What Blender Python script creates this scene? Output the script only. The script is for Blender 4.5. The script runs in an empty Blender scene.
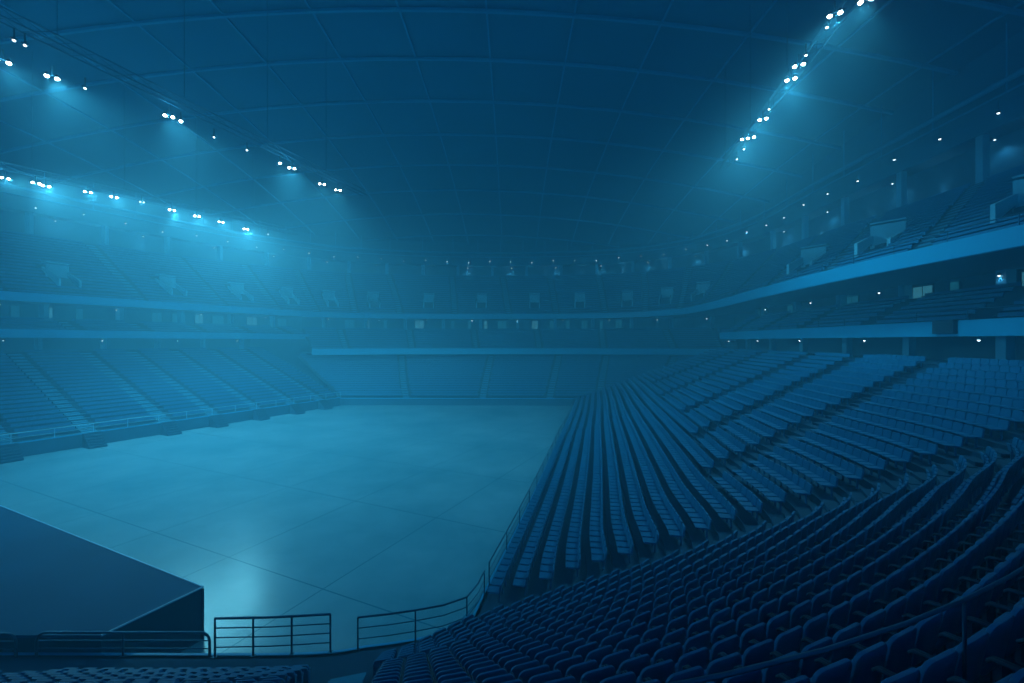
import bpy, bmesh, math, random
import numpy as np
from mathutils import Vector, Matrix
random.seed(7)
C = bpy.context.scene.collection
PI = math.pi
W, H, F = 1024, 683, 434.0
EYE = 11.5

# ------------------------------------------------------------------ helpers
def link(o):
    C.objects.link(o); return o

class MB:
    """collects shapes and links them as ONE mesh object"""
    def __init__(s): s.v = []; s.f = []; s.sm = []
    def add(s, vs, fs, smooth=False):
        b = len(s.v); s.v += [tuple(p) for p in vs]
        s.f += [tuple(b + i for i in f) for f in fs]; s.sm += [smooth] * len(fs)
    def box(s, c, size, M=None):
        x, y, z = [d / 2 for d in size]; c = Vector(c)
        vs = [Vector((sx * x, sy * y, sz * z)) for sz in (-1, 1) for sy in (-1, 1) for sx in (-1, 1)]
        vs = [c + ((M @ v) if M else v) for v in vs]
        s.add(vs, [(0, 2, 3, 1), (4, 5, 7, 6), (0, 1, 5, 4), (2, 6, 7, 3), (0, 4, 6, 2), (1, 3, 7, 5)])
    def tube(s, pts, r, n=8, caps=True, sq=False):
        pts = [Vector(p) for p in pts]
        rings = []
        up0 = None
        for i, p in enumerate(pts):
            a = pts[max(i - 1, 0)]; b = pts[min(i + 1, len(pts) - 1)]
            t = (b - a)
            if t.length < 1e-9: t = Vector((0, 0, 1))
            t.normalize()
            if up0 is None: up0 = Vector((0, 0, 1)) if abs(t.z) < .9 else Vector((1, 0, 0))
            x = t.cross(up0)
            if x.length < 1e-4: x = t.cross(Vector((0, 1, 0)))
            x.normalize(); y = x.cross(t).normalized(); up0 = y
            rr = r[i] if isinstance(r, (list, tuple)) else r
            rings.append([p + x * (math.cos(2 * PI * k / n + (PI / 4 if sq else 0)) * rr) + y * (math.sin(2 * PI * k / n + (PI / 4 if sq else 0)) * rr) for k in range(n)])
        vs = [v for R in rings for v in R]; fs = []
        for i in range(len(rings) - 1):
            for k in range(n):
                fs.append((i * n + k, i * n + (k + 1) % n, (i + 1) * n + (k + 1) % n, (i + 1) * n + k))
        s.add(vs, fs, not sq)
        if caps:
            b = len(vs) - n
            s.add(rings[0], [tuple(reversed(range(n)))]); s.add(rings[-1], [tuple(range(n))])
    def prism(s, poly, z0, z1):
        n = len(poly)
        vs = [(p[0], p[1], z0) for p in poly] + [(p[0], p[1], z1) for p in poly]
        fs = [tuple(reversed(range(n))), tuple(range(n, 2 * n))]
        fs += [(i, (i + 1) % n, n + (i + 1) % n, n + i) for i in range(n)]
        s.add(vs, fs)
    def grid(s, rows, smooth=False, closed=False):
        n = len(rows[0]); vs = [p for r in rows for p in r]; fs = []
        for i in range(len(rows) - 1):
            for k in range(n - (0 if closed else 1)):
                k2 = (k + 1) % n
                fs.append((i * n + k, i * n + k2, (i + 1) * n + k2, (i + 1) * n + k))
        s.add(vs, fs, smooth)
    def mesh(s, name, m):
        me = bpy.data.meshes.new(name); me.from_pydata(s.v, [], s.f)
        me.polygons.foreach_set('use_smooth', s.sm); me.materials.append(m); me.update()
        return me
    def build(s, name, m, parent=None, kind=None, bevel=None):
        o = bpy.data.objects.new(name, s.mesh(name, m)); link(o)
        if parent: o.parent = parent
        if kind: o['kind'] = kind
        if bevel:
            md = o.modifiers.new('Bevel', 'BEVEL'); md.width = bevel; md.segments = 2; md.limit_method = 'ANGLE'
        return o

def empty(name, loc, rz=0):
    o = bpy.data.objects.new(name, None); link(o); o.location = loc; o.rotation_euler = (0, 0, rz)
    o.empty_display_size = .2
    return o
def tag(o, label, cat, group=None, kind=None):
    o['label'] = label; o['category'] = cat
    if group: o['group'] = group
    if kind: o['kind'] = kind
    return o
def copy_tree(o, parent=None):
    c = o.copy(); C.objects.link(c); c.parent = parent
    for ch in o.children: copy_tree(ch, c)
    return c

ONES = 'zero one two three four five six seven eight nine ten eleven twelve thirteen fourteen fifteen sixteen seventeen eighteen nineteen'.split()
TENS = 'x x twenty thirty forty fifty sixty seventy eighty ninety'.split()
def num(n): return ONES[n] if n < 20 else (TENS[n // 10] + ('-' + ONES[n % 10] if n % 10 else ''))
ORD = {1: 'first', 2: 'second', 3: 'third', 5: 'fifth', 8: 'eighth', 9: 'ninth', 12: 'twelfth'}
def ordn(n):
    if n in ORD: return ORD[n]
    if n < 20: return ONES[n] + 'th'
    if n % 10 == 0: return TENS[n // 10][:-1] + 'ieth'
    return TENS[n // 10] + '-' + ORD.get(n % 10, ONES[n % 10] + 'th')

# ------------------------------------------------------------------ materials
def mat(name, col, rough=.6, metal=0, spec=.5, noise=0, nscale=3, bump=0, bscale=20, coat=0):
    m = bpy.data.materials.new(name); m.use_nodes = True
    nt = m.node_tree; b = nt.nodes['Principled BSDF']
    b.inputs['Base Color'].default_value = (*col, 1); b.inputs['Roughness'].default_value = rough
    b.inputs['Metallic'].default_value = metal; b.inputs['Specular IOR Level'].default_value = spec
    b.inputs['Coat Weight'].default_value = coat
    tc = nt.nodes.new('ShaderNodeTexCoord')
    if noise:
        n = nt.nodes.new('ShaderNodeTexNoise'); n.inputs['Scale'].default_value = nscale; n.inputs['Detail'].default_value = 5
        nt.links.new(tc.outputs['Object'], n.inputs['Vector'])
        mr = nt.nodes.new('ShaderNodeMapRange'); mr.inputs['To Min'].default_value = 1 - noise; mr.inputs['To Max'].default_value = 1 + noise
        nt.links.new(n.outputs['Fac'], mr.inputs['Value'])
        mx = nt.nodes.new('ShaderNodeVectorMath'); mx.operation = 'SCALE'; mx.inputs[0].default_value = col
        nt.links.new(mr.outputs['Result'], mx.inputs['Scale']); nt.links.new(mx.outputs['Vector'], b.inputs['Base Color'])
    if bump:
        n = nt.nodes.new('ShaderNodeTexNoise'); n.inputs['Scale'].default_value = bscale
        nt.links.new(tc.outputs['Object'], n.inputs['Vector'])
        bp = nt.nodes.new('ShaderNodeBump'); bp.inputs['Strength'].default_value = bump; bp.inputs['Distance'].default_value = .02
        nt.links.new(n.outputs['Fac'], bp.inputs['Height']); nt.links.new(bp.outputs['Normal'], b.inputs['Normal'])
    return m
def emit(name, col, st):
    m = bpy.data.materials.new(name); m.use_nodes = True
    nt = m.node_tree; b = nt.nodes['Principled BSDF']
    b.inputs['Base Color'].default_value = (.05, .2, .3, 1)
    b.inputs['Emission Color'].default_value = (*col, 1); b.inputs['Emission Strength'].default_value = st
    return m

M = {}
M['seat'] = mat('seat_plastic', (.003, .17, .335), .5, spec=.3, noise=.12, nscale=.8)
M['seatpan'] = mat('seat_pan_plastic', (.003, .16, .33), .5, noise=.12, nscale=.8)
M['seatmetal'] = mat('seat_frame_metal', (.004, .035, .07), .55, metal=.2)
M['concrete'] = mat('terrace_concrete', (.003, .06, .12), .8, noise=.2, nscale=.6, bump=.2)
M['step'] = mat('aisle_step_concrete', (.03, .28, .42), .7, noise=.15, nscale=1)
M['fascia'] = mat('fascia_panel', (.008, .41, .68), .5, noise=.05, nscale=.5)
M['wall'] = mat('wall_paint', (.03, .14, .22), .75, noise=.12, nscale=.4)
M['frontwall'] = mat('front_wall_paint', (.015, .10, .18), .7, noise=.15, nscale=.4)
M['column'] = mat('column_paint', (.10, .38, .52), .6, noise=.08)
M['rail'] = mat('rail_metal', (.03, .12, .20), .35, metal=.7)
M['railpale'] = mat('pale_rail_metal', (.25, .6, .75), .4, metal=.3)
M['truss'] = mat('truss_metal', (.05, .18, .28), .5, metal=.3)
M['ceiling'] = mat('ceiling_panel', (.002, .16, .28), .8, noise=.15, nscale=.15)
M['rib'] = mat('ceiling_rib_metal', (.008, .32, .5), .6)
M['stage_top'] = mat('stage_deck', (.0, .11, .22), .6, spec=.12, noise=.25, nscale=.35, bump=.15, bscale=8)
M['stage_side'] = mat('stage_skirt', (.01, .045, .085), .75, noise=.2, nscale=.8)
M['stage_trim'] = mat('stage_edge_metal', (.25, .6, .78), .4)
M['portal'] = mat('portal_concrete', (.2, .55, .68), .7, noise=.08)
M['housing'] = mat('lamp_housing', (.03, .07, .1), .4, metal=.5)
M['panelbox'] = mat('dark_box', (.008, .03, .06), .6, noise=.1)
M['lens'] = emit('lamp_lens', (.75, .93, 1), 30)
M['lensdim'] = emit('lamp_lens_dim', (.55, .85, 1), 6)
M['dot'] = emit('downlight_lens', (.5, .85, 1), 5)
M['window'] = emit('lit_window_glass', (.03, .5, .75), .13)
M['windowb'] = emit('bright_window_glass', (.1, .65, .9), .22)

def floor_mat():
    m = bpy.data.materials.new('arena_floor'); m.use_nodes = True
    nt = m.node_tree; b = nt.nodes['Principled BSDF']; L = nt.links.new
    tc = nt.nodes.new('ShaderNodeTexCoord')
    mp = nt.nodes.new('ShaderNodeMapping'); mp.vector_type = 'POINT'
    ang = math.atan2(.426, -.905)
    mp.inputs['Rotation'].default_value = (0, 0, -ang)
    L(tc.outputs['Object'], mp.inputs['Vector'])
    sp = nt.nodes.new('ShaderNodeSeparateXYZ'); L(mp.outputs['Vector'], sp.inputs['Vector'])
    p = Matrix.Rotation(-ang, 3, 'Z') @ Vector((-7.7, 19.65, 0))
    def seam(out, off, per, w):
        a = nt.nodes.new('ShaderNodeMath'); a.operation = 'SUBTRACT'; L(sp.outputs[out], a.inputs[0]); a.inputs[1].default_value = off
        q = nt.nodes.new('ShaderNodeMath'); q.operation = 'PINGPONG'; L(a.outputs[0], q.inputs[0]); q.inputs[1].default_value = per / 2
        c = nt.nodes.new('ShaderNodeMath'); c.operation = 'LESS_THAN'; L(q.outputs[0], c.inputs[0]); c.inputs[1].default_value = w
        return c
    s1 = seam('Y', p.y, 9.0, .035); s2 = seam('X', p.x + 1.2, 7.0, .03)
    mx = nt.nodes.new('ShaderNodeMath'); mx.operation = 'MAXIMUM'; L(s1.outputs[0], mx.inputs[0]); L(s2.outputs[0], mx.inputs[1])
    n = nt.nodes.new('ShaderNodeTexNoise'); n.inputs['Scale'].default_value = .12; n.inputs['Detail'].default_value = 8; n.inputs['Roughness'].default_value = .65
    L(tc.outputs['Object'], n.inputs['Vector'])
    cr = nt.nodes.new('ShaderNodeValToRGB'); L(n.outputs['Fac'], cr.inputs['Fac'])
    cr.color_ramp.elements[0].position = .3; cr.color_ramp.elements[0].color = (.08, .29, .37, 1)
    cr.color_ramp.elements[1].position = .72; cr.color_ramp.elements[1].color = (.24, .47, .55, 1)
    mix = nt.nodes.new('ShaderNodeMix'); mix.data_type = 'RGBA'
    L(mx.outputs[0], mix.inputs['Factor']); L(cr.outputs['Color'], mix.inputs['A']); mix.inputs['B'].default_value = (.02, .19, .28, 1)
    L(mix.outputs['Result'], b.inputs['Base Color'])
    n2 = nt.nodes.new('ShaderNodeTexNoise'); n2.inputs['Scale'].default_value = .5; n2.inputs['Detail'].default_value = 6
    L(tc.outputs['Object'], n2.inputs['Vector'])
    mr = nt.nodes.new('ShaderNodeMapRange'); mr.inputs['To Min'].default_value = .23; mr.inputs['To Max'].default_value = .27
    L(n2.outputs['Fac'], mr.inputs['Value']); L(mr.outputs['Result'], b.inputs['Roughness'])
    n3 = nt.nodes.new('ShaderNodeTexNoise'); n3.inputs['Scale'].default_value = 3
    L(tc.outputs['Object'], n3.inputs['Vector'])
    bp = nt.nodes.new('ShaderNodeBump'); bp.inputs['Strength'].default_value = .03; bp.inputs['Distance'].default_value = .02
    L(n3.outputs['Fac'], bp.inputs['Height']); L(bp.outputs['Normal'], b.inputs['Normal'])
    b.inputs['Specular IOR Level'].default_value = .8
    return m
M['floor'] = floor_mat()

# ------------------------------------------------------------------ curves
def catmull(P, n=8):
    P = np.array(P, float); out = []
    for i in range(len(P) - 1):
        p0 = P[max(i - 1, 0)]; p1 = P[i]; p2 = P[i + 1]; p3 = P[min(i + 2, len(P) - 1)]
        if i == 0: p0 = 2 * p1 - p2
        if i == len(P) - 2: p3 = 2 * p2 - p1
        for k in range(n):
            t = k / n
            out.append(.5 * ((2 * p1) + (-p0 + p2) * t + (2 * p0 - 5 * p1 + 4 * p2 - p3) * t * t + (-p0 + 3 * p1 - 3 * p2 + p3) * t ** 3))
    out.append(P[-1]); return np.array(out)

class Stand:
    """ruled stepped terrace between a front and a back curve; rows are level unless z0/z1 vary along it"""
    def __init__(s, F_, B_, z0, z1, n, sub=8):
        # F_, B_: control points; z0,z1 scalars or lists per control point
        k = len(F_)
        z0 = [z0] * k if not isinstance(z0, (list, tuple)) else z0
        z1 = [z1] * k if not isinstance(z1, (list, tuple)) else z1
        s.n = n
        s.F = catmull([(*a, z) for a, z in zip(F_, z0)], sub)
        s.B = catmull([(*a, z) for a, z in zip(B_, z1)], sub)
        s.m = len(s.F); s.sub = sub
    def P(s, fr, u):
        """plan point at depth fraction fr and station u (in control point units), with height"""
        x = np.clip(u * s.sub, 0, s.m - 1); i = int(min(math.floor(x), s.m - 2)); t = x - i
        a = s.F[i] * (1 - t) + s.F[i + 1] * t; b = s.B[i] * (1 - t) + s.B[i + 1] * t
        return a * (1 - fr) + b * fr
    def tread(s, i, u, f=0.0):
        """point on row i's tread (f = 0 front edge, 1 back edge)"""
        p = s.P((i + f) / s.n, u).copy(); p[2] = s.P(i / s.n, u)[2]; return p
    def terrace(s, name, material):
        mb = MB(); rows = []
        for i in range(s.n):
            f0, f1 = i / s.n, (i + 1) / s.n
            a = s.F * (1 - f0) + s.B * f0; b = s.F * (1 - f1) + s.B * f1
            r0 = a.copy(); r1 = b.copy(); r1[:, 2] = a[:, 2]
            if i == 0:
                base = a.copy(); base[:, 2] = base[:, 2] - .3; rows.append(base)
            rows.append(r0); rows.append(r1)
        rows.append(s.B.copy())
        mb.grid([[tuple(p) for p in r] for r in rows])
        return mb.build(name, material, kind='structure')

def offset(curve, d):
    """shift a plan curve sideways (positive = to the right of travel)"""
    c = np.array(curve)[:, :2]; t = np.gradient(c, axis=0); t /= np.linalg.norm(t, axis=1)[:, None] + 1e-9
    out = np.array(curve, float).copy(); out[:, 0] += t[:, 1] * d; out[:, 1] += -t[:, 0] * d
    return out

def resample(curve, step):
    c = np.array(curve, float); seg = np.linalg.norm(np.diff(c[:, :2], axis=0), axis=1)
    L = np.concatenate([[0], np.cumsum(seg)]); n = max(1, int(L[-1] / step))
    q = (np.arange(n) + .5) * (L[-1] / n)
    return np.stack([np.interp(q, L, c[:, j]) for j in range(c.shape[1])], 1), q, L[-1]

def wall_strip(mb, curve, za, zb, thick=.25, side=1):
    """solid wall following a curve between two heights (numbers or arrays)"""
    c = np.array(curve, float); o = offset(c, thick * side)
    za = np.full(len(c), za) if np.isscalar(za) else np.array(za); zb = np.full(len(c), zb) if np.isscalar(zb) else np.array(zb)
    ring = []
    for i in range(len(c)):
        ring.append([(c[i, 0], c[i, 1], za[i]), (c[i, 0], c[i, 1], zb[i]), (o[i, 0], o[i, 1], zb[i]), (o[i, 0], o[i, 1], za[i])])
    mb.grid(ring, closed=True)
    mb.add(ring[0], [(0, 1, 2, 3)]); mb.add(ring[-1], [(3, 2, 1, 0)])

# ---- the lower bowl: near end, round the corner, right side
bowl = Stand(
    [(-60, 12.6), (-30, 12.6), (-16, 12.6), (-7, 12.65), (-4.7, 13.0), (-3.5, 13.45), (-2.7, 14.1), (-2.0, 14.7), (-1.4, 15.4), (-1.0, 17.2), (.3, 23), (2, 31), (4.5, 43), (7.5, 57), (11.3, 76)],
    [(-60, -.3), (-30, -.3), (-16, -.3), (-6, -.3), (-.7, -.15), (4.9, 1.2), (11.9, 5.0), (19, 10), (26.4, 16.5), (28.4, 29), (29.5, 37), (30.4, 44), (31.6, 54), (32.8, 63), (34, 72.5)],
    1.5, 10.0, 28, 10)
walk = bowl.F.copy()
for k in range(len(walk)):
    g = catmull([(-60, 13.9), (-30, 13.9), (-16, 13.9), (-7, 13.9), (-4.7, 14.25), (-3.5, 14.5), (-2.7, 14.75), (-2.0, 15.0), (-1.5, 15.6), (-1.12, 17.3), (.22, 23.1), (1.94, 31), (4.45, 43), (7.45, 57), (11.25, 76)], 10)
walk[:, :2] = g[:, :2]
uL = np.array((.459, .888)); oL = np.array((-.888, .459)); PL = np.array((-49.5, 42.0))
def lp(s_, w): p = PL + uL * s_ + oL * w; return (float(p[0]), float(p[1]))
left = Stand([lp(s_, 0) for s_ in (40.5, 30, 18, 6, -6, -18, -30)], [lp(s_, 23.6) for s_ in (41.5, 30, 18, 6, -6, -18, -30)], 1.5, 10.0, 22, 4)
far = Stand([(-31, 78.4), (-20, 78.3), (-8, 78.1), (4, 77.9), (16, 77.6), (28, 77), (38, 76)],
            [(-46, 93), (-28, 97), (-10, 98), (6, 98), (20, 97), (36, 93), (47, 88)], 1.3, 8.4, 20, 4)
bowl.terrace('seating_terrace', M['concrete']); far.terrace('seating_terrace', M['concrete']); left.terrace('seating_terrace', M['concrete'])

# ---- middle tier
rF = [(30, -6), (30.3, 10), (30.7, 26), (31.6, 42), (33.2, 58), (34.8, 72)]
rB = [(37, -8), (37.2, 11), (37.6, 28), (38.5, 44), (39.8, 60), (41, 75)]
midR = Stand(rF, rB, 12.6, 15.6, 7, 6)
midF = Stand([(44, 84), (38, 90), (22, 93), (6, 94), (-10, 94), (-26, 93), (-41, 89)],
             [(47, 93), (40, 101), (24, 104), (6, 106), (-12, 106), (-30, 104), (-47, 97)], 9.7, 14.4, 10, 6)
midL = Stand([lp(s_, 20) for s_ in (50, 38, 26, 14, 2, -10, -24, -38)], [lp(s_, 26.5) for s_ in (50, 38, 26, 14, 2, -10, -24, -38)], 12.6, 14.6, 5, 4)
for s_ in (midR, midF, midL): s_.terrace('balcony_terrace', M['concrete'])

# ---- upper tier ring
UFc = [(28.2, -8), (28.3, 8), (28.5, 24), (28.8, 37.5), (30.4, 53.6), (33, 72), (33, 86), (26, 96), (13, 101), (0, 102), (-15, 102), (-30, 100), (-40, 96.5), (-46.5, 89), (-52, 79), (-58.5, 67), (-66, 54), (-73, 40), (-81, 24)]
UBc = [(46, -8), (46, 12), (46.3, 32), (46.8, 50), (47.3, 66), (48, 84), (43, 101), (31, 112), (15, 117), (0, 118.5), (-16, 118), (-36, 114), (-50, 107), (-60, 97), (-68, 86), (-75, 73), (-82, 60), (-89, 46), (-97, 32)]
ZB = [27, 27, 27.2, 27.4, 27.8, 28.4, 29, 29.2, 29.3, 29.3, 29.3, 29.2, 29, 28.8, 28.6, 28.5, 28.4, 28.4, 28.4]
upper = Stand(UFc, UBc, 17.6, ZB, 20, 5)
upper.terrace('balcony_terrace', M['concrete'])

# ------------------------------------------------------------------ floor, ceiling, walls
mb = MB(); mb.add([(-120, -30, 0), (70, -30, 0), (70, 130, 0), (-120, 130, 0)], [(0, 1, 2, 3)])
mb.build('floor', M['floor'], kind='structure')

def ceil_z(x, y): return 47 - 10 * (((x + 12) / 72) ** 2 + ((y - 50) / 75) ** 2)
mb = MB(); rows = []
for i in range(25):
    q = 1.2 * i / 24; rows.append([(-12 + 72 * q * math.cos(2 * PI * k / 72), 50 + 75 * q * math.sin(2 * PI * k / 72)) for k in range(72)])
mb.grid([[(x, y, ceil_z(x, y) + .05) for x, y in r] for r in rows], smooth=True, closed=True)
mb.build('ceiling', M['ceiling'], kind='structure')
# transverse arches and lengthwise purlins under the roof
for y in (14, 22, 30, 38, 46, 54, 63, 72, 82, 92, 103, 114):
    hw = 72 * math.sqrt(max(0, 1.1 - ((y - 50) / 75) ** 2)); n = 28
    mb = MB(); mb.tube([(-12 + hw * (2 * k / n - 1), y, ceil_z(-12 + hw * (2 * k / n - 1), y) - .28) for k in range(n + 1)], .22, 4, sq=True)
    for k in range(1, n, 1):   # web of the arch
        x = -12 + hw * (2 * k / n - 1)
        mb.box((x, y, ceil_z(x, y) - .1), (.12, .12, .5))
    mb.build('ceiling_arch', M['rib'], kind='structure')
for k in range(-7, 8):
    x0 = -12 + k * 9.3; hh = 75 * math.sqrt(max(.02, 1.1 - ((x0 + 12) / 72) ** 2)); n = 24
    mb = MB(); mb.tube([(x0, 50 + hh * (2 * j / n - 1), ceil_z(x0, 50 + hh * (2 * j / n - 1)) - .12) for j in range(n + 1)], .13, 4, sq=True)
    mb.build('ceiling_purlin', M['rib'], kind='structure')
# acoustic panels between the arches, seen as faint strips
# upper rim: floor of the top concourse, outer wall, ring beam
rim = offset(upper.B, 0)
outer = offset(upper.B, 3.2)
sgn = 1 if np.linalg.norm(outer[40, :2] - np.array((-12, 50))) > np.linalg.norm(upper.B[40, :2] - np.array((-12, 50))) else -1
outer = offset(upper.B, 3.2 * sgn)
mb = MB(); mb.grid([[tuple(p) for p in upper.B], [tuple(p) for p in outer]]); mb.build('floor_top_concourse', M['concrete'], kind='structure')
mb = MB(); wall_strip(mb, outer, outer[:, 2] - 1, [ceil_z(p[0], p[1]) + .5 for p in outer], .3, sgn)
mb.build('wall_outer', M['wall'], kind='structure')
bulk = offset(upper.B, .5 * sgn); mb = MB(); wall_strip(mb, bulk, np.full(len(bulk), 32.3), [ceil_z(p[0], p[1]) + .3 for p in bulk], .4, sgn)
mb.build('wall_bulkhead', M['ceiling'], kind='structure')
mb = MB(); mb.grid([[(p[0], p[1], 32.35) for p in bulk], [(p[0], p[1], 32.35) for p in outer]]); mb.build('ceiling_top_concourse', M['wall'], kind='structure')
ring = offset(upper.B, -1.5 * sgn)
mb = MB(); mb.tube([(p[0], p[1], 35.3) for p in ring], .28, 6); mb.tube([(p[0], p[1], 34.2) for p in ring], .12, 5)
for p in ring[::2]: mb.tube([(p[0], p[1], 34.2), (p[0], p[1], ceil_z(p[0], p[1]))], .08, 4)
mb.build('ceiling_ring_beam', M['rib'], kind='structure')
# columns of the top concourse
pts, q, L = resample(offset(upper.B, 1.0 * sgn), 9.2)
for p in pts:
    zc = 32.3; mb = MB(); mb.box((p[0], p[1], (p[2] + zc) / 2), (.7, .7, zc - p[2]))
    mb.build('column', M['column'], kind='structure')

# fascias (bands at the balcony edges): wall strip + coping
def fascia(curve, za, zb, name='balcony_fascia', side=-1, th=.35):
    mb = MB(); wall_strip(mb, curve, za, zb, th, side)
    o = mb.build(name, M['fascia'], kind='structure'); return o
def inward(curve, c=(-12, 50)):
    o = offset(curve, 1.0)
    return 1 if np.linalg.norm(o[len(o) // 2, :2] - np.array(c)) < np.linalg.norm(np.array(curve)[len(o) // 2, :2] - np.array(c)) else -1
fascia(upper.F, 16.8, 17.95, side=inward(upper.F))
fascia(midR.F, 11.85, 12.95, side=inward(midR.F))
fascia(midF.F, 8.75, 10.05, side=inward(midF.F))
fascia(midL.F, 12.0, 13.1, side=inward(midL.F))
# undersides (soffits) of the balconies and back walls behind them
def soffit(st, name, z, zb=None):
    mb = MB(); a = st.F.copy(); b = st.B.copy(); a[:, 2] = z; b[:, 2] = zb if zb is not None else z
    mb.grid([[tuple(p) for p in a], [tuple(p) for p in b]]); mb.build(name, M['wall'], kind='structure')
soffit(midR, 'ceiling_balcony', 11.9); soffit(midF, 'ceiling_balcony', 8.8); soffit(midL, 'ceiling_balcony', 12.05)
soffit(upper, 'ceiling_balcony', 16.85, 17.2)
def backwall(curve, za, zb, off, name):
    sg = -inward(curve); c = offset(curve, off * sg); mb = MB(); wall_strip(mb, c, za, zb, .25, sg)
    mb.build(name, M['wall'], kind='structure'); return c, sg
wR, sgR = backwall(midR.B, 15.0, 17.3, 1.0, 'wall_suites_right')
wF, sgF = backwall(midF.B, 13.8, 17.3, 1.0, 'wall_suites_far')
wL, sgL = backwall(midL.B, 14.0, 17.3, 1.0, 'wall_suites_left')
# concourse behind the lower bowl
bB = bowl.B[75:]
cR, _ = backwall(bB, 9.6, 12.2, 5.5, 'wall_concourse_right')
cL, _ = backwall(left.B, 9.6, 12.3, 4.5, 'wall_concourse_left')
cF, _ = backwall(far.B, 8.0, 9.2, 3.0, 'wall_concourse_far')
for st, w in ((bowl, 5.6), (left, 4.6), (far, 3.1)):
    sg = -inward(st.B); o = offset(st.B, w * sg); mb = MB()
    a = st.B.copy(); mb.grid([[tuple(p) for p in a], [tuple(p) for p in o]]); mb.build('floor_concourse', M['concrete'], kind='structure')
mb = MB(); mb.grid([[(p[0], p[1], 1.5) for p in walk], [(p[0], p[1], 1.5) for p in bowl.F]]); mb.build('floor_walkway', M['concrete'], kind='structure')
back = offset(upper.B, 3.3 * sgn); mb = MB(); wall_strip(mb, back, np.full(len(back), 0.0), back[:, 2] - .9, .3, sgn)
mb.build('wall_back', M['wall'], kind='structure')
# walls below the front rows
for fc in (walk, left.F, far.F):
    mb = MB(); wall_strip(mb, fc, 0, fc[0, 2], .2, -inward(fc)); mb.build('wall_front', M['frontwall'], kind='structure')
    mb = MB(); wall_strip(mb, offset(fc, .03 * inward(fc)), fc[0, 2] - .12, fc[0, 2] + .02, .1, -inward(fc)); mb.build('trim_front', M['fascia'], kind='structure')
# closing end walls of the side stands
def endwall(st, u, name):
    poly = [tuple(st.P(0, u)[:2]) + (0,)]
    top = []
    for i in range(st.n):
        a = st.tread(i, u, 0); b = st.tread(i, u, 1); top += [tuple(a), tuple(b)]
    top.append(tuple(st.P(1, u))); vs = poly + top + [tuple(st.P(1, u)[:2]) + (0,)]
    d = Vector(st.P(.5, u) - st.P(.5, u - .2)); d.z = 0; d.normalize(); n = len(vs)
    vv = [Vector(v) for v in vs] + [Vector(v) + d * .25 for v in vs]
    mb = MB(); mb.add(vv, [tuple(range(n)), tuple(reversed(range(n, 2 * n)))] + [(i, n + i, n + (i + 1) % n, (i + 1) % n) for i in range(n)])
    mb.build(name, M['frontwall'], kind='structure')
endwall(bowl, 14, 'wall_stand_end')

# columns under / on the balconies
def columns(curve, z0, z1, step, size, off=0, phase=0):
    pts, q, L = resample(offset(curve, off), step)
    for p in pts:
        mb = MB(); mb.box((p[0], p[1], (z0 + z1) / 2), (size, size, z1 - z0)); mb.build('column', M['column'], kind='structure')
columns(offset(midR.B, .3 * sgR), 15.4, 17.2, 8.5, .75)
columns(offset(midF.B, .3 * sgF), 14.3, 17.2, 9, .7)
columns(offset(midL.B, .3 * sgL), 14.5, 17.2, 8, .75)
columns(offset(bB, 3.6 * -inward(bB)), 9.9, 11.9, 7.5, .6)
columns(offset(left.B, 1.4 * -inward(left.B)), 9.9, 12.3, 7.0, .6)

# lit suite windows: kept as numbered windows of the setting
wn = [0]
def windows(curve, sg, z0, z1, step, prob, seed):
    rnd = random.Random(seed); pts, q, L = resample(curve, step); T = np.gradient(pts[:, :2], axis=0)
    for p, t in zip(pts, T):
        if rnd.random() > prob: continue
        a = math.atan2(t[1], t[0]); wd = rnd.choice((.9, 1.5, 2.2)); wn[0] += 1
        R = Matrix.Rotation(a, 3, 'Z'); n_ = R @ Vector((0, 1, 0)); inw = Vector((-12 - p[0], 50 - p[1], 0)).normalized()
        if n_.dot(inw) < 0: n_ = -n_
        c = Vector((p[0], p[1], (z0 + z1) / 2)) + n_ * .06
        fr = MB(); hz = z1 - z0
        for dx in (-wd / 2, wd / 2): fr.box(c + R @ Vector((dx, 0, 0)), (.08, .12, hz), R)
        for dz in (-hz / 2, hz / 2): fr.box(c + Vector((0, 0, dz)), (wd + .08, .12, .08), R)
        if wd > 1: fr.box(c, (.05, .1, hz), R)
        w = fr.build('window_%d' % wn[0], M['rail'], kind='structure')
        g = MB(); g.box(c, (wd, .05, hz), R); g.build('pane', M['windowb'] if rnd.random() < .28 else M['window'], w)
windows(wR, sgR, 15.3, 16.8, 3.1, .45, 3)
windows(wF, sgF, 14.5, 16.6, 4.0, .55, 5)
windows(wL, sgL, 14.8, 16.6, 3.3, .6, 11)

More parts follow.
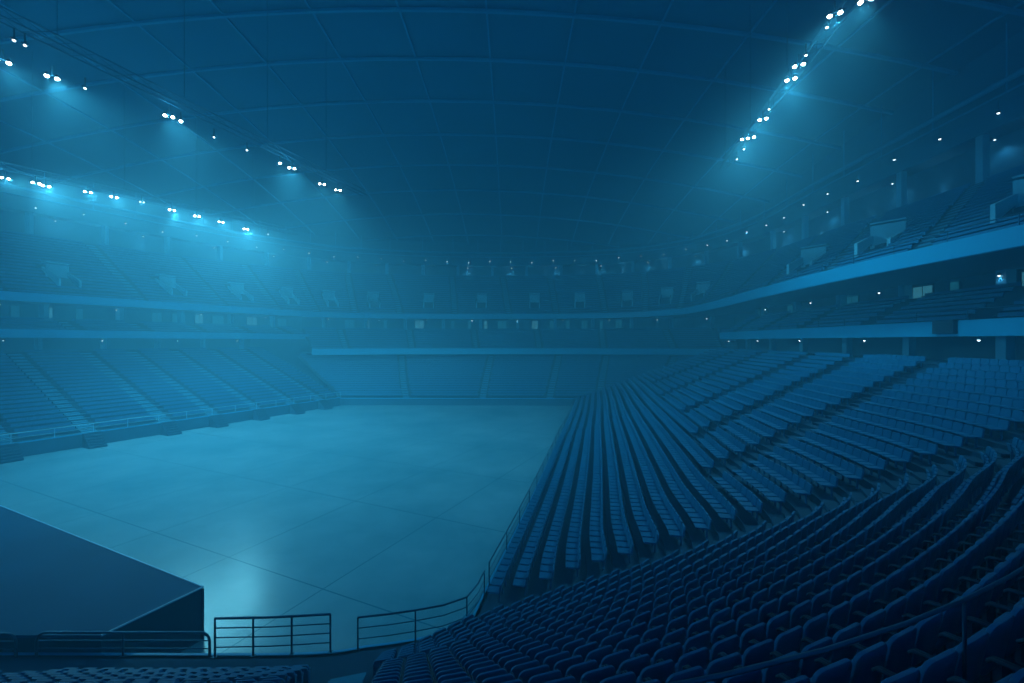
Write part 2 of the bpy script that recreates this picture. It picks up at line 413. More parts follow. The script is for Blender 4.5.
# ------------------------------------------------------------------ aisles
aisles = {id(bowl): [], id(left): [], id(far): [], id(midR): [], id(midF): [], id(midL): [], id(upper): []}
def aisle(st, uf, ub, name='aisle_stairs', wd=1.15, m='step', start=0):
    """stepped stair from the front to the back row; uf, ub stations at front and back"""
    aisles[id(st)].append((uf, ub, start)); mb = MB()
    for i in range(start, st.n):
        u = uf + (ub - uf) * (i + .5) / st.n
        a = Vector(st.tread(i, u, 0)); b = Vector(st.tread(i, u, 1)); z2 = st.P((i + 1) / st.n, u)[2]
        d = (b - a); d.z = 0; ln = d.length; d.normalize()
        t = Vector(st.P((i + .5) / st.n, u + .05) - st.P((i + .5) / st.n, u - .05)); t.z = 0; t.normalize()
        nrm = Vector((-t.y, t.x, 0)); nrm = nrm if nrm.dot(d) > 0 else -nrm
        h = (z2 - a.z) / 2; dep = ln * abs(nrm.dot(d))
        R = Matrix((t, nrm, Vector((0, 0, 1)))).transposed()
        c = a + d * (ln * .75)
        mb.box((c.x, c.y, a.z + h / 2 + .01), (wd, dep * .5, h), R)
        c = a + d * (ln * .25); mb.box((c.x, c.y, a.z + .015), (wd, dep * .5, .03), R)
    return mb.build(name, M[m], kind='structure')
def station_at(st, fr, x=None, y=None, ratio=None):
    best = None
    for u in np.linspace(0, (st.m - 1) / st.sub, 600):
        p = st.P(fr, u)
        if p[1] < 1: continue
        e = abs(p[0] - ratio * p[1]) if ratio is not None else (abs(p[0] - x) if x is not None else abs(p[1] - y))
        if best is None or e < best[0]: best = (e, u)
    return best[1]
def rx(px): return (px - 512) / F
NEAR = []
for px, pb in ((-260, None), (22, None), (346, None)):
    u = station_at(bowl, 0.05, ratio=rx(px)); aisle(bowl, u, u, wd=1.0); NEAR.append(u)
for u, s0_ in ((8.0, 0), (9.0, 10), (10.0, 11), (11.0, 12), (12.0, 12), (13.0, 13)): aisle(bowl, u, u, m='concrete', wd=1.1, start=s0_)
for s_ in (.3, 6.6, 13.8, 19.4, 25.3, 31.2, 36.5, -7, -14):
    u = np.interp(-s_, [-40.5, -30, -18, -6, 6, 18, 30], range(7)); aisle(left, u, u, wd=1.3)
    p_ = PL + uL * s_; R_ = Matrix(((uL[0], -oL[0], 0), (uL[1], -oL[1], 0), (0, 0, 1))); fs = MB()
    for k_ in range(6): fs.box((p_[0] - oL[0] * (.35 + .3 * k_), p_[1] - oL[1] * (.35 + .3 * k_), (1.5 - .25 * (k_ + 1)) / 2 + .12), (1.5, .3, 1.5 - .25 * k_ - .02), R_)
    fs.build('aisle_steps', M['concrete'], kind='structure')
for x in (-19, -5.3, 6.7, 15.6, 26):
    u = station_at(far, 0, x=x); aisle(far, u, u + .1, wd=1.1)
for st, step, nm in ((midR, 9, 'r'), (midF, 12, 'f'), (midL, 8, 'l')):
    K = (st.m - 1) / st.sub; pts, q, L = resample(st.F, step); n = len(q)
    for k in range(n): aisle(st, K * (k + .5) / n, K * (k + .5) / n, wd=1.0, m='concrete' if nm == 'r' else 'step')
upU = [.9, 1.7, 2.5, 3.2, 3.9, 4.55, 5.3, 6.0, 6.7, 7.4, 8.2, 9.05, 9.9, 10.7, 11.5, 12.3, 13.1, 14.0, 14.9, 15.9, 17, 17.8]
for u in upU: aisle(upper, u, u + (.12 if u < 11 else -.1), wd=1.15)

# ------------------------------------------------------------------ seats
por = [(u, rx_) for u, rx_ in [(2.1, 0), (2.9, 0), (3.6, 0), (5.6, 0), (6.35, 0), (7.05, 0), (7.8, 0), (8.6, 0), (9.5, 0), (10.3, 0), (11.1, 0), (11.9, 0), (12.7, 0), (13.55, 0), (14.45, 0), (15.4, 0), (16.4, 0), (17.4, 0)]]
def seat_positions(st, pitch=.53, skip=.78):
    """list of (row, block, index, x, y, z, yaw) where yaw faces the court"""
    out = []
    for i in range(st.n):
        f = (i + .55) / st.n
        c = st.F * (1 - f) + st.B * f
        seg = np.linalg.norm(np.diff(c[:, :2], axis=0), axis=1); Lc = np.concatenate([[0], np.cumsum(seg)])
        us = np.arange(st.m) / st.sub
        cuts = sorted([float(np.interp(uf + (ub - uf) * f, us, Lc)) for uf, ub, s0_ in aisles[id(st)] if i >= s0_])
        edges = [0] + cuts + [Lc[-1]]
        for b in range(len(edges) - 1):
            a0 = edges[b] + (skip if b > 0 else .1); a1 = edges[b + 1] - (skip if b < len(edges) - 2 else .1)
            n = int((a1 - a0) / pitch)
            if n < 1: continue
            q0 = a0 + ((a1 - a0) - n * pitch) / 2
            q = q0 + (np.arange(n) + .5) * pitch
            X = np.interp(q, Lc, c[:, 0]); Y = np.interp(q, Lc, c[:, 1])
            X2 = np.interp(q + .2, Lc, c[:, 0]) - np.interp(q - .2, Lc, c[:, 0]); Y2 = np.interp(q + .2, Lc, c[:, 1]) - np.interp(q - .2, Lc, c[:, 1])
            zz = np.interp(q, Lc, (st.F * (1 - i / st.n) + st.B * (i / st.n))[:, 2])
            out_dir = (st.B - st.F)
            OX = np.interp(q, Lc, out_dir[:, 0]); OY = np.interp(q, Lc, out_dir[:, 1])
            for k in range(n):
                if st is upper and 3 <= i <= 8 and any(math.hypot(X[k] - pc[0], Y[k] - pc[1]) < 1.45 for pc in PC[i]): continue
                nx, ny = -Y2[k], X2[k]
                if nx * OX[k] + ny * OY[k] > 0: nx, ny = -nx, -ny    # towards the court
                out.append((i, b, k, X[k], Y[k], zz[k], math.atan2(ny, nx) - PI / 2))
    return out

PC = {i: [upper.P((i + .5) / upper.n, u_) for u_, _ in por] for i in range(upper.n)}
def visible(x, y, z, mx=60, my=60):
    if y < .3: return False
    px = W / 2 + F * x / y; py = H / 2 - F * (z - EYE) / y
    return -mx < px < W + mx and -my < py < H + my

# detailed seat: local +Y faces the court, origin on the tread
def rrect(w, h, r, n=5):
    pts = []
    for cx, cy, a0 in ((w / 2 - r, h - r, 0), (-w / 2 + r, h - r, PI / 2)):
        for k in range(n + 1): a = a0 + PI / 2 * k / n; pts.append((cx + r * math.cos(a), cy + r * math.sin(a)))
    r2 = r * .4
    for cx, cy, a0 in ((-w / 2 + r2, r2, PI), (w / 2 - r2, r2, 3 * PI / 2)):
        for k in range(3): a = a0 + PI / 2 * k / 2; pts.append((cx + r2 * math.cos(a), cy + r2 * math.sin(a)))
    return pts
def shell(outline, th, bend, tilt, base, lip=.02):
    """upright padded shell: outline in (x, z); bends round the sitter, leans by tilt"""
    mb = MB(); n = len(outline); cxy = (0, sum(p[1] for p in outline) / n)
    layers = [(1.0, -th * .5), (1.0, th * .15), (.93, th * .5), (.55, th * .42), (.0, th * .34)]
    back = [(1.0, -th * .5), (.94, -th * .75), (.5, -th * .7), (0, -th * .65)]
    def place(x, z, y): 
        yy = y + bend * (x / .25) ** 2
        return (x, base[1] + yy - math.sin(tilt) * z, base[2] + z * math.cos(tilt))
    rows = [[place(cxy[0] + (p[0] - cxy[0]) * s_, cxy[1] + (p[1] - cxy[1]) * s_, y) for p in outline] for s_, y in layers]
    mb.grid(rows, smooth=True, closed=True)
    rows = [[place(cxy[0] + (p[0] - cxy[0]) * s_, cxy[1] + (p[1] - cxy[1]) * s_, y) for p in reversed(outline)] for s_, y in back]
    mb.grid(rows, smooth=True, closed=True)
    return mb
def make_seat():
    t = empty('arena_seat', (0, 0, 0))
    shell(rrect(.47, .50, .11), .045, .035, .16, (0, -.13, .36)).build('backrest', M['seat'], t)
    shell(rrect(.42, .26, .06), .04, .0, -.12, (0, -.085, .38)).build('seat_pan', M['seatpan'], t)
    for sx in (-1, 1):
        a = MB(); a.tube([(sx * .245, -.14, .60), (sx * .245, -.02, .62), (sx * .245, .10, .61), (sx * .245, .13, .58)], .016, 6)
        a.build('armrest', M['seatmetal'], t)
    s = MB(); s.box((0, -.09, .19), (.05, .07, .38)); s.box((0, -.09, .012), (.16, .14, .024)); s.tube([(-.22, -.10, .38), (.22, -.10, .38)], .018, 6)
    s.build('pedestal', M['seatmetal'], t)
    return t

allseats = []
for st, nm in ((bowl, 'bowl'), (left, 'left'), (far, 'far'), (midR, 'mid'), (midF, 'mid'), (midL, 'mid'), (upper, 'upper')):
    for p in seat_positions(st):
        if visible(p[3], p[4], p[5] + .5, 330, 200): allseats.append((nm,) + p)
near = sorted([s_ for s_ in allseats if s_[0] == 'bowl' and visible(s_[4], s_[5], s_[6] + .75, 10, 10) and (s_[4] ** 2 + s_[5] ** 2) > 1.2],
              key=lambda s_: s_[4] ** 2 + s_[5] ** 2 + (EYE - s_[6]) ** 2)[:300]
nearset = set((s_[1], s_[2], s_[3]) for s_ in near)
proto = make_seat()
BLOCK = {1: ('left block behind the front railings', 'of the narrow end aisle'),
         2: ('block by the long low railing', 'of its aisle'),
         3: ('curved corner block', 'of the bottom stairs'),
         4: ('side block past the corner', 'of the corner aisle')}
for k, (nm, i, b, idx, x, y, z, yaw) in enumerate(near):
    o = proto if k == 0 else copy_tree(proto)
    o.location = (x, y, z); o.rotation_euler = (0, 0, yaw)
    where = {0: 'end block', 1: 'end block', 2: 'low railing block', 3: 'curved corner block', 4: 'side block'}.get(b, 'far side block')
    tag(o, 'blue seat, %s, row %s behind the railing, %s from the aisle' % (where, num(i + 1), ordn(idx + 1)), 'seat',
        'tip-up seats of the nearest rows')
rest = [s_ for s_ in allseats if not (s_[0] == 'bowl' and (s_[1], s_[2], s_[3]) in nearset)]
def seat_low(detail):
    V = []; Fc = []
    def add(v, f): b = len(V); V.extend(v); Fc.extend([tuple(b + i for i in q) for q in f])
    w = .25 if detail else .2645
    if detail:   # chamfered back, pan and foot
        o = [(-w, .42), (w, .42), (w, .72), (w * .82, .79), (-w * .82, .79), (-w, .72)]
        if detail == 2: o = [(-w * .94, .36), (w * .94, .36), (w * .94, .76), (w * .86, .83), (w * .7, .86), (-w * .7, .86), (-w * .86, .83), (-w * .94, .76)]
        tl = lambda z: -.13 - (z - .36) * .16
        n = len(o); v = [(x, tl(z) - .03, z) for x, z in o] + [(x, tl(z) + .03, z) for x, z in o]
        add(v, [tuple(range(n)), tuple(reversed(range(n, 2 * n)))] + [(i, n + i, n + (i + 1) % n, (i + 1) % n) for i in range(n)])
        v = [(sx * .21, y, z) for z, y0, y1 in (((.40, -.10, .28), (.46, -.12, .36)) if detail == 1 else ((.38, -.11, -.05), (.64, -.06, .0))) for y in (y0, y1) for sx in (-1, 1)]
        add(v, [(0, 1, 3, 2), (4, 6, 7, 5), (0, 4, 5, 1), (2, 3, 7, 6), (0, 2, 6, 4), (1, 5, 7, 3)])
        v = [(sx * .03, -.09 + sy * .03, z) for z in (0, .38) for sy in (-1, 1) for sx in (-1, 1)]
        add(v, [(0, 4, 5, 1), (2, 3, 7, 6), (0, 2, 6, 4), (1, 5, 7, 3)])
    else:
        v = [(sx * w, y, z) for z, y0, y1 in ((.44, -.17, -.10), (.74, -.22, -.15)) for y in (y0, y1) for sx in (-1, 1)]
        add(v, [(4, 6, 7, 5), (0, 4, 5, 1), (2, 3, 7, 6), (0, 2, 6, 4), (1, 5, 7, 3)])
        v = [(-w, -.1, .42), (w, -.1, .42), (w, .28, .46), (-w, .28, .46)]
        add(v, [(0, 1, 2, 3)])
    return np.array(V, float), Fc
def scatter(name, seats_):
    vs = []; sizes = []; loops = []; base = 0
    kind_ = lambda s_: 0 if s_[0] != 'bowl' or s_[4] ** 2 + s_[5] ** 2 > 45 ** 2 else (2 if s_[2] <= 3 else 1)
    for det in (1, 2, 0):
        S = [s_ for s_ in seats_ if kind_(s_) == det]
        if not S: continue
        V, Fc = seat_low(det); A = np.array([s_[4:] for s_ in S], float)
        c, s = np.cos(A[:, 3]), np.sin(A[:, 3])
        X = V[None, :, 0] * c[:, None] - V[None, :, 1] * s[:, None] + A[:, 0:1]
        Y = V[None, :, 0] * s[:, None] + V[None, :, 1] * c[:, None] + A[:, 1:2]
        Z = V[None, :, 2] + A[:, 2:3]
        vs.append(np.stack([X, Y, Z], 2).reshape(-1, 3))
        fl = np.array([i for f in Fc for i in f]); fz = np.array([len(f) for f in Fc])
        loops.append((fl[None, :] + (base + np.arange(len(S)) * len(V))[:, None]).ravel()); sizes.append(np.tile(fz, len(S)))
        base += len(S) * len(V)
    vs = np.concatenate(vs); loops = np.concatenate(loops); sizes = np.concatenate(sizes)
    me = bpy.data.meshes.new(name); me.vertices.add(len(vs)); me.vertices.foreach_set('co', vs.ravel())
    me.loops.add(len(loops)); me.loops.foreach_set('vertex_index', loops.astype(np.int32))
    me.polygons.add(len(sizes)); st = np.concatenate([[0], np.cumsum(sizes)[:-1]])
    me.polygons.foreach_set('loop_start', st.astype(np.int32)); me.polygons.foreach_set('loop_total', sizes.astype(np.int32))
    me.polygons.foreach_set('use_smooth', np.zeros(len(sizes), bool))
    me.materials.append(M['seat']); me.update(calc_edges=True); me.validate()
    o = bpy.data.objects.new(name, me); link(o); return o
o = scatter('arena_seats', rest)
tag(o, 'thousands of blue tip-up seats filling the far stands and balconies', 'seats', kind='stuff')
print('seats', len(allseats), 'near', len(near))

# ------------------------------------------------------------------ stage in the lower left
ea = Vector((-.905, .426, 0)); Cn = Vector((-11.9, 16.7, 0))
far_c = Cn + ea * 50
poly = [(Cn.x, Cn.y), (far_c.x, far_c.y), (far_c.x, 13.95), (-13.2, 13.95)]
poly = poly[::-1] if sum((poly[i][0] * poly[(i + 1) % 4][1] - poly[(i + 1) % 4][0] * poly[i][1]) for i in range(4)) < 0 else poly
st_ = empty('stage_platform', (-20, 16, 0))
tag(st_, 'big dark raised stage platform with pale edges on the floor before the end seats', 'stage')
def under(mb, name, m): 
    o = mb.build(name, m, st_); o.matrix_parent_inverse = Matrix.Translation((20, -16, 0)); return o
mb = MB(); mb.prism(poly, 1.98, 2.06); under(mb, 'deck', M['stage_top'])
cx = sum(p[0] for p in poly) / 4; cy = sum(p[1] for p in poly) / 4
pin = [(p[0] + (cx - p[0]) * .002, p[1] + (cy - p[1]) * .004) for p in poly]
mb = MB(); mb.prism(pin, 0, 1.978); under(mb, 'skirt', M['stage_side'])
mb = MB(); mb.tube([(Cn.x, Cn.y, 2.05), (far_c.x, far_c.y, 2.05)], .045, 4, sq=True); under(mb, 'edge_trim', M['stage_trim'])
mb = MB(); mb.tube([(Cn.x, Cn.y, 2.05), (-13.2, 13.95, 2.05)], .035, 4, sq=True); under(mb, 'edge_trim', M['stage_trim'])
mb = MB(); mb.tube([(Cn.x, Cn.y, 0), (Cn.x, Cn.y, 1.98)], .05, 4, sq=True); under(mb, 'corner_post', M['stage_side'])

# ------------------------------------------------------------------ railings
def railing(name, pts, h, label, group=None, post=2.2, bars=2, r=.03, hoop=False, m='rail', lo=None):
    """pts: base points of the rail line (z on the ground they stand on)"""
    pts = [Vector(p) for p in pts]; seg = [0]
    for a, b in zip(pts, pts[1:]): seg.append(seg[-1] + (b - a).length)
    L = seg[-1]
    def at(q):
        for i in range(len(seg) - 1):
            if q <= seg[i + 1] or i == len(seg) - 2:
                t = (q - seg[i]) / max(1e-6, seg[i + 1] - seg[i]); return pts[i].lerp(pts[i + 1], min(1, max(0, t)))
    t = empty(name, pts[0]); inv = Matrix.Translation(-pts[0]); tag(t, label, 'railing', group)
    def P(mb, nm): o = mb.build(nm, M[m], t); o.matrix_parent_inverse = inv
    up = Vector((0, 0, h)); n = max(2, int(L / .8))
    top = [at(L * k / n) + up for k in range(n + 1)]
    mb = MB()
    if hoop:   # rounded ends that turn down into the end posts
        rr = .28; e0 = at(0); e1 = at(L); d0 = (at(rr) - e0).normalized(); d1 = (at(L - rr) - e1).normalized()
        A = [e0, e0 + up - Vector((0, 0, rr))] + [e0 + up - Vector((0, 0, rr)) + d0 * (rr * (1 - math.cos(a))) + Vector((0, 0, rr * math.sin(a))) for a in (PI / 8, PI / 4, 3 * PI / 8, PI / 2)]
        B = [e1, e1 + up - Vector((0, 0, rr))] + [e1 + up - Vector((0, 0, rr)) + d1 * (rr * (1 - math.cos(a))) + Vector((0, 0, rr * math.sin(a))) for a in (PI / 8, PI / 4, 3 * PI / 8, PI / 2)]
        mid = [at(q) + up for q in np.linspace(rr * 1.3, L - rr * 1.3, n)]
        mb.tube(A + mid + B[::-1], r * 1.25, 8)
    else: mb.tube(top, r * 1.2, 6)
    P(mb, 'top_rail')
    for b in range(bars):
        z = Vector((0, 0, h * (b + 1) / (bars + 1))); mb = MB(); mb.tube([at(L * k / n) + z for k in range(n + 1)], r * .6, 6); P(mb, 'lower_rail')
    np_ = max(1, round(L / post))
    for k in range(np_ + 1):
        if hoop and k in (0, np_): continue
        q = at(L * k / np_); mb = MB(); mb.tube([q, q + up], r, 6); mb.box((q.x, q.y, q.z + .01), (r * 4, r * 4, .02)); P(mb, 'post')
    return t
def pt(px, py, z):   # floor-plan point on the ray through a pixel, at height z
    y = (EYE - z) * F / (py - H / 2); return (y * (px - W / 2) / F, y)
zf = 1.5
yb = 13.75
railing('guard_railing', [(x, 13.78, zf) for x in (-24, -21, -18, -15.75)], .72, 'rounded tubular guard railing cut off at the lower left picture edge', None, 2.6, 2, .032, True)
railing('guard_railing', [(-15.1, 13.78, zf), (-13, 13.78, zf), (-11, 13.78, zf), (-9.6, 13.78, zf)], .76, 'long low round-cornered guard railing below the stage corner', None, 2.3, 2, .032, True)
railing('guard_railing', [(-9.42, 13.76, zf), (-7.5, 13.82, zf), (-5.85, 13.98, zf)], 1.22, 'tall square guard railing with three rails, left of the stair gap', None, 1.25, 3, .032, False)
cr_ = [tuple(p) for p in offset(walk[40:90], -.12 * inward(walk[40:90]))]
railing('guard_railing', [(-5.0, 14.08, zf)] + cr_[2:], 1.05, 'guard railing curving from the stair gap round the corner block front', None, 1.9, 2, .028, False)
cr2 = offset(walk[91:], -.1 * inward(walk[91:]))
railing('guard_railing', [tuple(p) for p in cr2], 1.0, 'long straight guard railing in front of the side stand', None, 3, 2, .028, False)
cl = offset(left.F, .1 * inward(left.F))
railing('guard_railing', [tuple(p) for p in cl], .95, 'long pale guard railing along the front of the stand across the floor', None, 3, 1, .035, False, 'railpale')
cf = offset(far.F, .1 * inward(far.F))
railing('guard_railing', [tuple(p) for p in cf], .9, 'guard railing before the seats at the far end of the floor', None, 3, 1, .025, False)
# slim rails on the steep corner rows
def row_rail(st, i, u0, u1, h, label, n=30, m='rail'):
    pts = [tuple(st.tread(i, u, .02)) for u in np.linspace(u0, u1, n)]
    railing('row_railing', pts, h, label, None, 3.2, 0, .014, False, m)
row_rail(bowl, 23, next(u for u in np.linspace(4, 5, 200) if bowl.tread(23, u)[0] > .5), 7.7, .95, 'slim handrail running along the steep nearest corner seat rows')
# balcony handrails
for st, lb, h in ((midR, 'thin handrail on top of the lower fascia above the side stand', .75), (midL, 'thin handrail on the lower fascia across the floor', .6), (upper, 'thin handrail running round the top of the upper fascia', .75)):
    c = offset(st.F, .2 * inward(st.F)); c[:, 2] += .3
    railing('balcony_railing', [tuple(p) for p in c], h, lb, None, 4, 0, .035, False, 'rail')

# dark box on the lower fascia at the right
u = station_at(midR, 0, ratio=rx(953)); p = Vector(midR.P(0, u)); t = empty('fascia_box', (p.x - .45, p.y, 12.1)); tag(t, 'dark square box mounted on the pale lower fascia of the side stand', 'equipment box')
mb = MB(); mb.box((0, 0, .42), (.5, 1.5, .95)); mb.build('case', M['panelbox'], t, bevel=.03)
mb = MB()
for k in range(5): mb.box((-.26, 0, .12 + k * .15), (.03, 1.3, .06))
mb.build('grille', M['housing'], t)

# ------------------------------------------------------------------ vomitory portals in the upper tier
for k, (u, _) in enumerate(por):
    i0, i1 = 3, 8
    a = Vector(upper.tread(i0, u, 0)); b = Vector(upper.tread(i1, u, 0)); z1 = b.z + .35
    d = b - a; d.z = 0; ln = d.length; d.normalize(); tt = Vector((-d.y, d.x, 0)); w = 1.15
    t = empty('stair_portal', a)
    side = 'right stand' if u < 5 else ('far end' if u < 11.6 else 'left stand')
    cnt = len([1 for v, _ in por[:k + 1] if (('right stand' if v < 5 else ('far end' if v < 11.6 else 'left stand')) == side)])
    tag(t, 'pale concrete stair portal in the upper %s seating, %s counting from the %s end' % (side, ordn(cnt), {'right stand': 'nearer', 'far end': 'right', 'left stand': 'farther'}[side]), 'stair portal', 'upper tier stair portals')
    for sx in (-1, 1):
        q = [a + tt * sx * w, b + tt * sx * w]; th = tt * .12
        vs = [q[0] - th, q[0] + th, q[1] + th, q[1] - th]
        mb = MB(); lo = [Vector((v.x, v.y, a.z)) for v in vs[:2]] + [Vector((v.x, v.y, b.z)) for v in vs[2:]]; hi = [Vector((v.x, v.y, a.z + 1.2)) for v in vs[:2]] + [Vector((v.x, v.y, z1 + .1)) for v in vs[2:]]
        mb.add([v - a for v in lo + hi], [(0, 3, 2, 1), (4, 5, 6, 7), (0, 1, 5, 4), (1, 2, 6, 5), (2, 3, 7, 6), (3, 0, 4, 7)]); mb.build('side_wall', M['portal'], t)
    R = Matrix((tt, d, Vector((0, 0, 1)))).transposed()
    mb = MB(); mb.box((b - a) * .75 + Vector((0, 0, .45)), (2 * w + .24, .25, 2.1), R); mb.build('back_wall', M['portal'], t)
    mb = MB(); mb.box((b - a) * .85 + Vector((0, 0, 1.5)), (2 * w + .3, 1.3, .14), R); mb.build('roof_slab', M['portal'], t)

# ------------------------------------------------------------------ lamps
def spot(name, loc, target, power, col, angle, blend, r=.12, parent=None):
    l = bpy.data.lights.new(name, 'SPOT'); l.energy = power; l.color = col; l.spot_size = math.radians(angle); l.spot_blend = blend; l.shadow_soft_size = r
    o = bpy.data.objects.new(name, l); link(o); o.parent = parent; o.location = loc
    d = Vector(target) - (Vector(loc) + (parent.location if parent else Vector())); o.rotation_euler = d.to_track_quat('-Z', 'Y').to_euler(); return o

def disc(mb, c, nrm, r, n=14):
    nrm = Vector(nrm).normalized(); x = nrm.cross(Vector((0, 0, 1)))
    if x.length < .1: x = Vector((1, 0, 0))
    x.normalize(); y = nrm.cross(x); c = Vector(c)
    mb.add([c] + [c + x * (r * math.cos(2 * PI * k / n)) + y * (r * math.sin(2 * PI * k / n)) for k in range(n)], [(0, 1 + k, 1 + (k + 1) % n) for k in range(n)])

def floodlight(loc, aim, power, label, group, lenses=2, size=.2, dim=False, col=(.11, .68, 1), ang=132, lightaim=None, along=None):
    loc = Vector(loc); t = empty('floodlight', loc); tag(t, label, 'floodlight', group)
    d = (Vector(aim) - loc).normalized(); x = d.cross(Vector((0, 0, 1))).normalized(); y = x.cross(d).normalized()
    R = Matrix((x, y, -d)).transposed()   # local -Z is the beam
    sp = size * 4.2
    for k in range(lenses):
        ox = (k - (lenses - 1) / 2) * sp
        hb = MB(); rings = []
        for rr, dz in ((size * .5, .34), (size * .8, .3), (size * .95, .12), (size * 1.12, -.02), (size * 1.12, -.06)):
            rings.append([R @ Vector((ox + rr * math.cos(2 * PI * q / 14), rr * math.sin(2 * PI * q / 14), dz)) for q in range(14)])
        hb.grid(rings, smooth=True, closed=True); hb.add(rings[0], [tuple(range(14))])
        h = hb.build('housing', M['housing'], t)
        lb = MB(); disc(lb, R @ Vector((ox, 0, -.045)), d, size * 1.05); lb.build('lens', M['lensdim'] if dim else M['lens'], h)
    mb = MB(); top = Vector((0, 0, .75))
    mb.tube([R @ Vector((-sp * lenses / 2, 0, .15)), R @ Vector((sp * lenses / 2, 0, .15))], .04, 6)
    mb.tube([R @ Vector((0, 0, .15)), top], .05, 6); mb.build('bracket', M['housing'], t)
    if power > 0:
        pl = bpy.data.lights.new('lamp_stray_light', 'POINT'); pl.energy = power * .035; pl.color = col; pl.shadow_soft_size = .12
        po = link(bpy.data.objects.new('lamp_stray_light', pl)); po.parent = t; po.location = d * .35
        spot('lamp_beam', d * .25, Vector(lightaim) if lightaim else aim, power, col, ang, .8, .15, t)
    return t

def lamp_at(px, py, z):  # the point at height z on the ray through a pixel of the photograph
    y = (z - EYE) * F / (H / 2 - py); return Vector((y * (px - W / 2) / F, y, z))
PW = 3450
rowA = [(3, 61, .9, 2), (52, 77, 1.6, 2), (14, 40, 0, 1), (25, 45, 0, 1), (85, 88, 0, 1), (169, 116, 1.0, 2), (181, 121, .5, 1), (214, 137, 0.1, 1), (247, 150, 0.1, 1), (280, 163, .5, 1), (292, 168, 1.3, 2), (322, 184, .6, 2), (338, 190, .6, 2)]
rowB = [(5, 178, .7, 2), (36, 183, .6, 2), (46, 186, 1.3, 2), (88, 192, .7, 2), (114, 197, .8, 2), (142, 202, .35, 2), (172, 210, 1.3, 2), (197, 216, 1.1, 2), (221, 222, 1.0, 2), (246, 229, 1.4, 2), (268, 234, 0.1, 1)]
rowC = [(866, 0, .8, 2), (835, 14, .9, 2), (827, 27, 0, 1), (806, 55, .3, 1), (799, 65, 1.2, 2), (791, 79, 1.3, 2), (769, 109, .2, 1), (763, 119, 1.2, 2), (748, 138, 1.2, 3), (744, 149, .3, 1), (737, 159, .2, 1)]
def lamprow(rows, z, aimpt, nm, dsc, power, off, zs=None):
    P = []
    for k, (px, py, s_, ln) in enumerate(rows):
        p = lamp_at(px, py, z); P.append(p)
    order = sorted(range(len(P)), key=lambda k: P[k].y)
    for rank, k in enumerate(order):
        px, py, s_, ln = rows[k]; p = P[k]
        aim = Vector((p.x * .15 + aimpt[0] * .85, p.y * .5 + aimpt[1] * .5, 0))
        floodlight(p, (p.x * .72 + 0, p.y * .72, 8), power * s_, '%s %s, %s from its near end' % ('bright twin-lens floodlight' if ln > 1 and s_ >= .5 else 'small dim floodlight', dsc, ordn(rank + 1)), nm, ln, .12 if s_ > .4 else .08, s_ < .4, lightaim=tuple(aim))
    # catwalk truss over the lamps
    a = P[order[0]]; b = P[order[-1]]; d = (b - a); d.z = 0; d.normalize(); a = a - d * 14; b = b + d * 5; a.z = b.z = z + .9
    t = empty('lighting_truss', a); tag(t, 'long dark lattice lighting truss %s' % off, 'lighting truss')
    n = d.cross(Vector((0, 0, 1))); L = (b - a).length; cols = [n * .4, n * -.4, Vector((0, 0, .75))]
    for c in cols: mb = MB(); mb.tube([c, c + d * L], .06, 5); mb.build('chord', M['truss'], t)
    mb = MB(); m_ = int(L / 1.2)
    for q in range(m_):
        s0, s1 = d * (L * q / m_), d * (L * (q + 1) / m_)
        for i in range(3): mb.tube([cols[i] + s0, cols[(i + 1) % 3] + s1], .025, 4, caps=False)
    mb.build('lattice', M['truss'], t)
    for q in range(0, int(L / 8) + 1):
        c = d * min(L, q * 8) + cols[2]; w = a + c; zc = ceil_z(w.x, w.y); mb = MB(); mb.tube([c, c + Vector((0, 0, zc - w.z))], .03, 4); mb.build('hanger_cable', M['truss'], t)
lamprow(rowA, 30, (-22, 66), 'floodlights on the upper left truss', 'on the upper left truss', PW, 'carrying the higher row of floodlights on the left')
lamprow(rowB, 29, (-19, 62), 'floodlights on the lower left truss', 'on the lower left truss', PW * 1.7, 'carrying the lower row of floodlights on the left')
lamprow(rowC, 31, (14, 45), 'floodlights on the right truss', 'on the right truss', PW * .55, 'carrying the short steep row of floodlights on the right')

# small downlights on the rim ring, wall lights, concourse lights
def downlight(loc, label, group, power, col, aim, r=.09, hang=.5, ang=100):
    loc = Vector(loc); t = empty('downlight', loc); tag(t, label, 'downlight', group)
    mb = MB(); mb.tube([(0, 0, .0), (0, 0, .22)], r * 1.2, 10); mb.tube([(0, 0, .22), (0, 0, hang)], .02, 5); mb.build('housing', M['housing'], t)
    mb = MB(); rings = [[Vector((rr * math.cos(2 * PI * k / 10), rr * math.sin(2 * PI * k / 10), z_)) for k in range(10)] for rr, z_ in ((r * 1.1, -.005), (r * .8, -.06), (.001, -.09))]
    mb.grid(rings, smooth=True, closed=True); mb.build('lens', M['dot'], t)
    if power: spot('downlight_beam', (0, 0, -.12), aim, power, col, ang, .7, .08, t)
pts, q, L = resample(offset(upper.B, -1.2 * sgn), 5.6)
for k, p in enumerate(pts):
    z = 33.0 + .25 * math.sin(k * 2.1)
    downlight((p[0], p[1], z), 'tiny round downlight hanging from the roof ring, %s counting from the near right' % ordn(k + 1), 'roof ring downlights', 170, (.06, .5, 1), (p[0] * .98, p[1] * .98, 0), .11, 1.2, 120)
pts, q, L = resample(offset(upper.B, 2.2 * sgn), 6.1)
for k, p in enumerate(pts[2:]):
    if k % 2: continue
    downlight((p[0], p[1], 31.9), 'faint second-row downlight over the top concourse, %s from the near right' % ordn(k // 2 + 1), 'top concourse downlights', 220, (.1, .6, 1), (p[0], p[1], 0), .09, .4, 130)
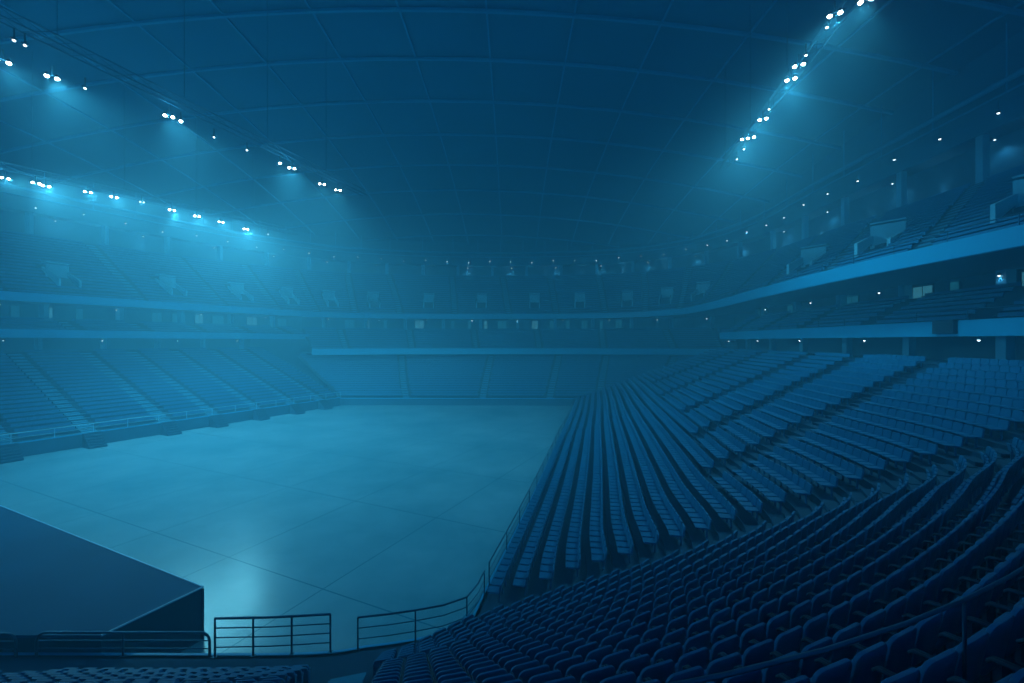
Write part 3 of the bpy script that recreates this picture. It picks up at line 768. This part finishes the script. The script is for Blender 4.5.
# wall uplights: a bright slot at the foot of the outer wall
pts, q, L = resample(offset(upper.B, 2.75 * sgn), 10.5)
for k, p in enumerate(pts):
    loc = Vector((p[0], p[1], p[2])); t = empty('wall_uplight', loc); tag(t, 'small uplight washing the wall behind the upper tier, %s from the near right' % ordn(k + 1), 'uplight', 'upper wall uplights')
    mb = MB(); mb.box((0, 0, .08), (.4, .3, .16)); mb.build('housing', M['housing'], t)
    mb = MB(); mb.box((0, 0, .18), (.3, .22, .04)); mb.build('lens', M['dot'], t)
    spot('uplight_beam', (0, 0, .3), loc + Vector((0, 0, 5)), 160, (.18, .65, 1), 75, .9, .1, t)
for st, zz, step, nm, ds in ((bB, 11.75, 9, 'side concourse downlights', 'under the lower balcony of the side stand'), (left.B, 11.8, 9.5, 'opposite concourse downlights', 'under the balcony across the floor')):
    pts, q, L = resample(offset(st, .3 * -inward(st)), step)
    for k, p in enumerate(pts):
        downlight((p[0], p[1], zz - .15), 'small downlight %s, %s along' % (ds, ordn(k + 1)), nm, 22, (.15, .6, 1), (p[0], p[1], 0), .07, .25, 130)
for cv, ds, sgx in ((wR, 'over the right balcony suites', sgR), (wL, 'over the left balcony suites', sgL), (wF, 'over the far balcony suites', sgF)):
    pts, q, L = resample(offset(cv, -1.2 * sgx), 11)
    for k, p in enumerate(pts):
        downlight((p[0], p[1], 16.6), 'small downlight %s, %s along' % (ds, ordn(k + 1)), 'downlights ' + ds, 14, (.15, .6, 1), (p[0], p[1], 0), .08, .25, 140)

# ------------------------------------------------------------------ haze
mb = MB(); mb.box((-22, 45, 24.5), (190, 180, 53))
m = bpy.data.materials.new('haze'); m.use_nodes = True; nt = m.node_tree; nt.nodes.clear()
out = nt.nodes.new('ShaderNodeOutputMaterial'); vs_ = nt.nodes.new('ShaderNodeVolumeScatter')
vs_.inputs['Color'].default_value = (.35, .82, 1, 1); vs_.inputs['Density'].default_value = .009; vs_.inputs['Anisotropy'].default_value = .35
nt.links.new(vs_.outputs[0], out.inputs['Volume'])
hz = mb.build('haze', m); tag(hz, 'thin blue haze filling the whole arena', 'haze', kind='stuff')

# ------------------------------------------------------------------ world and camera
w = bpy.data.worlds.new('world'); bpy.context.scene.world = w; w.use_nodes = True
bg = w.node_tree.nodes['Background']; bg.inputs[0].default_value = (0, .25, .62, 1); bg.inputs[1].default_value = 1.5

cam = bpy.data.cameras.new('camera'); co = bpy.data.objects.new('camera', cam); link(co)
co.location = (0, 0, EYE); co.rotation_euler = (PI / 2, 0, 0)
cam.sensor_width = 36; cam.lens = 36 * F / W; cam.clip_start = .05; cam.clip_end = 500
sc = bpy.context.scene; sc.camera = co
sc.view_settings.view_transform = 'Standard'; sc.view_settings.look = 'None'; sc.view_settings.gamma = 1; sc.view_settings.exposure = 0
sc.view_settings.use_curve_mapping = False
cy = sc.cycles; cy.use_denoising = True; cy.volume_bounces = 2; cy.max_bounces = 5; cy.diffuse_bounces = 3; cy.glossy_bounces = 3
cy.sample_clamp_indirect = 3; cy.caustics_reflective = False; cy.caustics_refractive = False; cy.use_light_tree = True
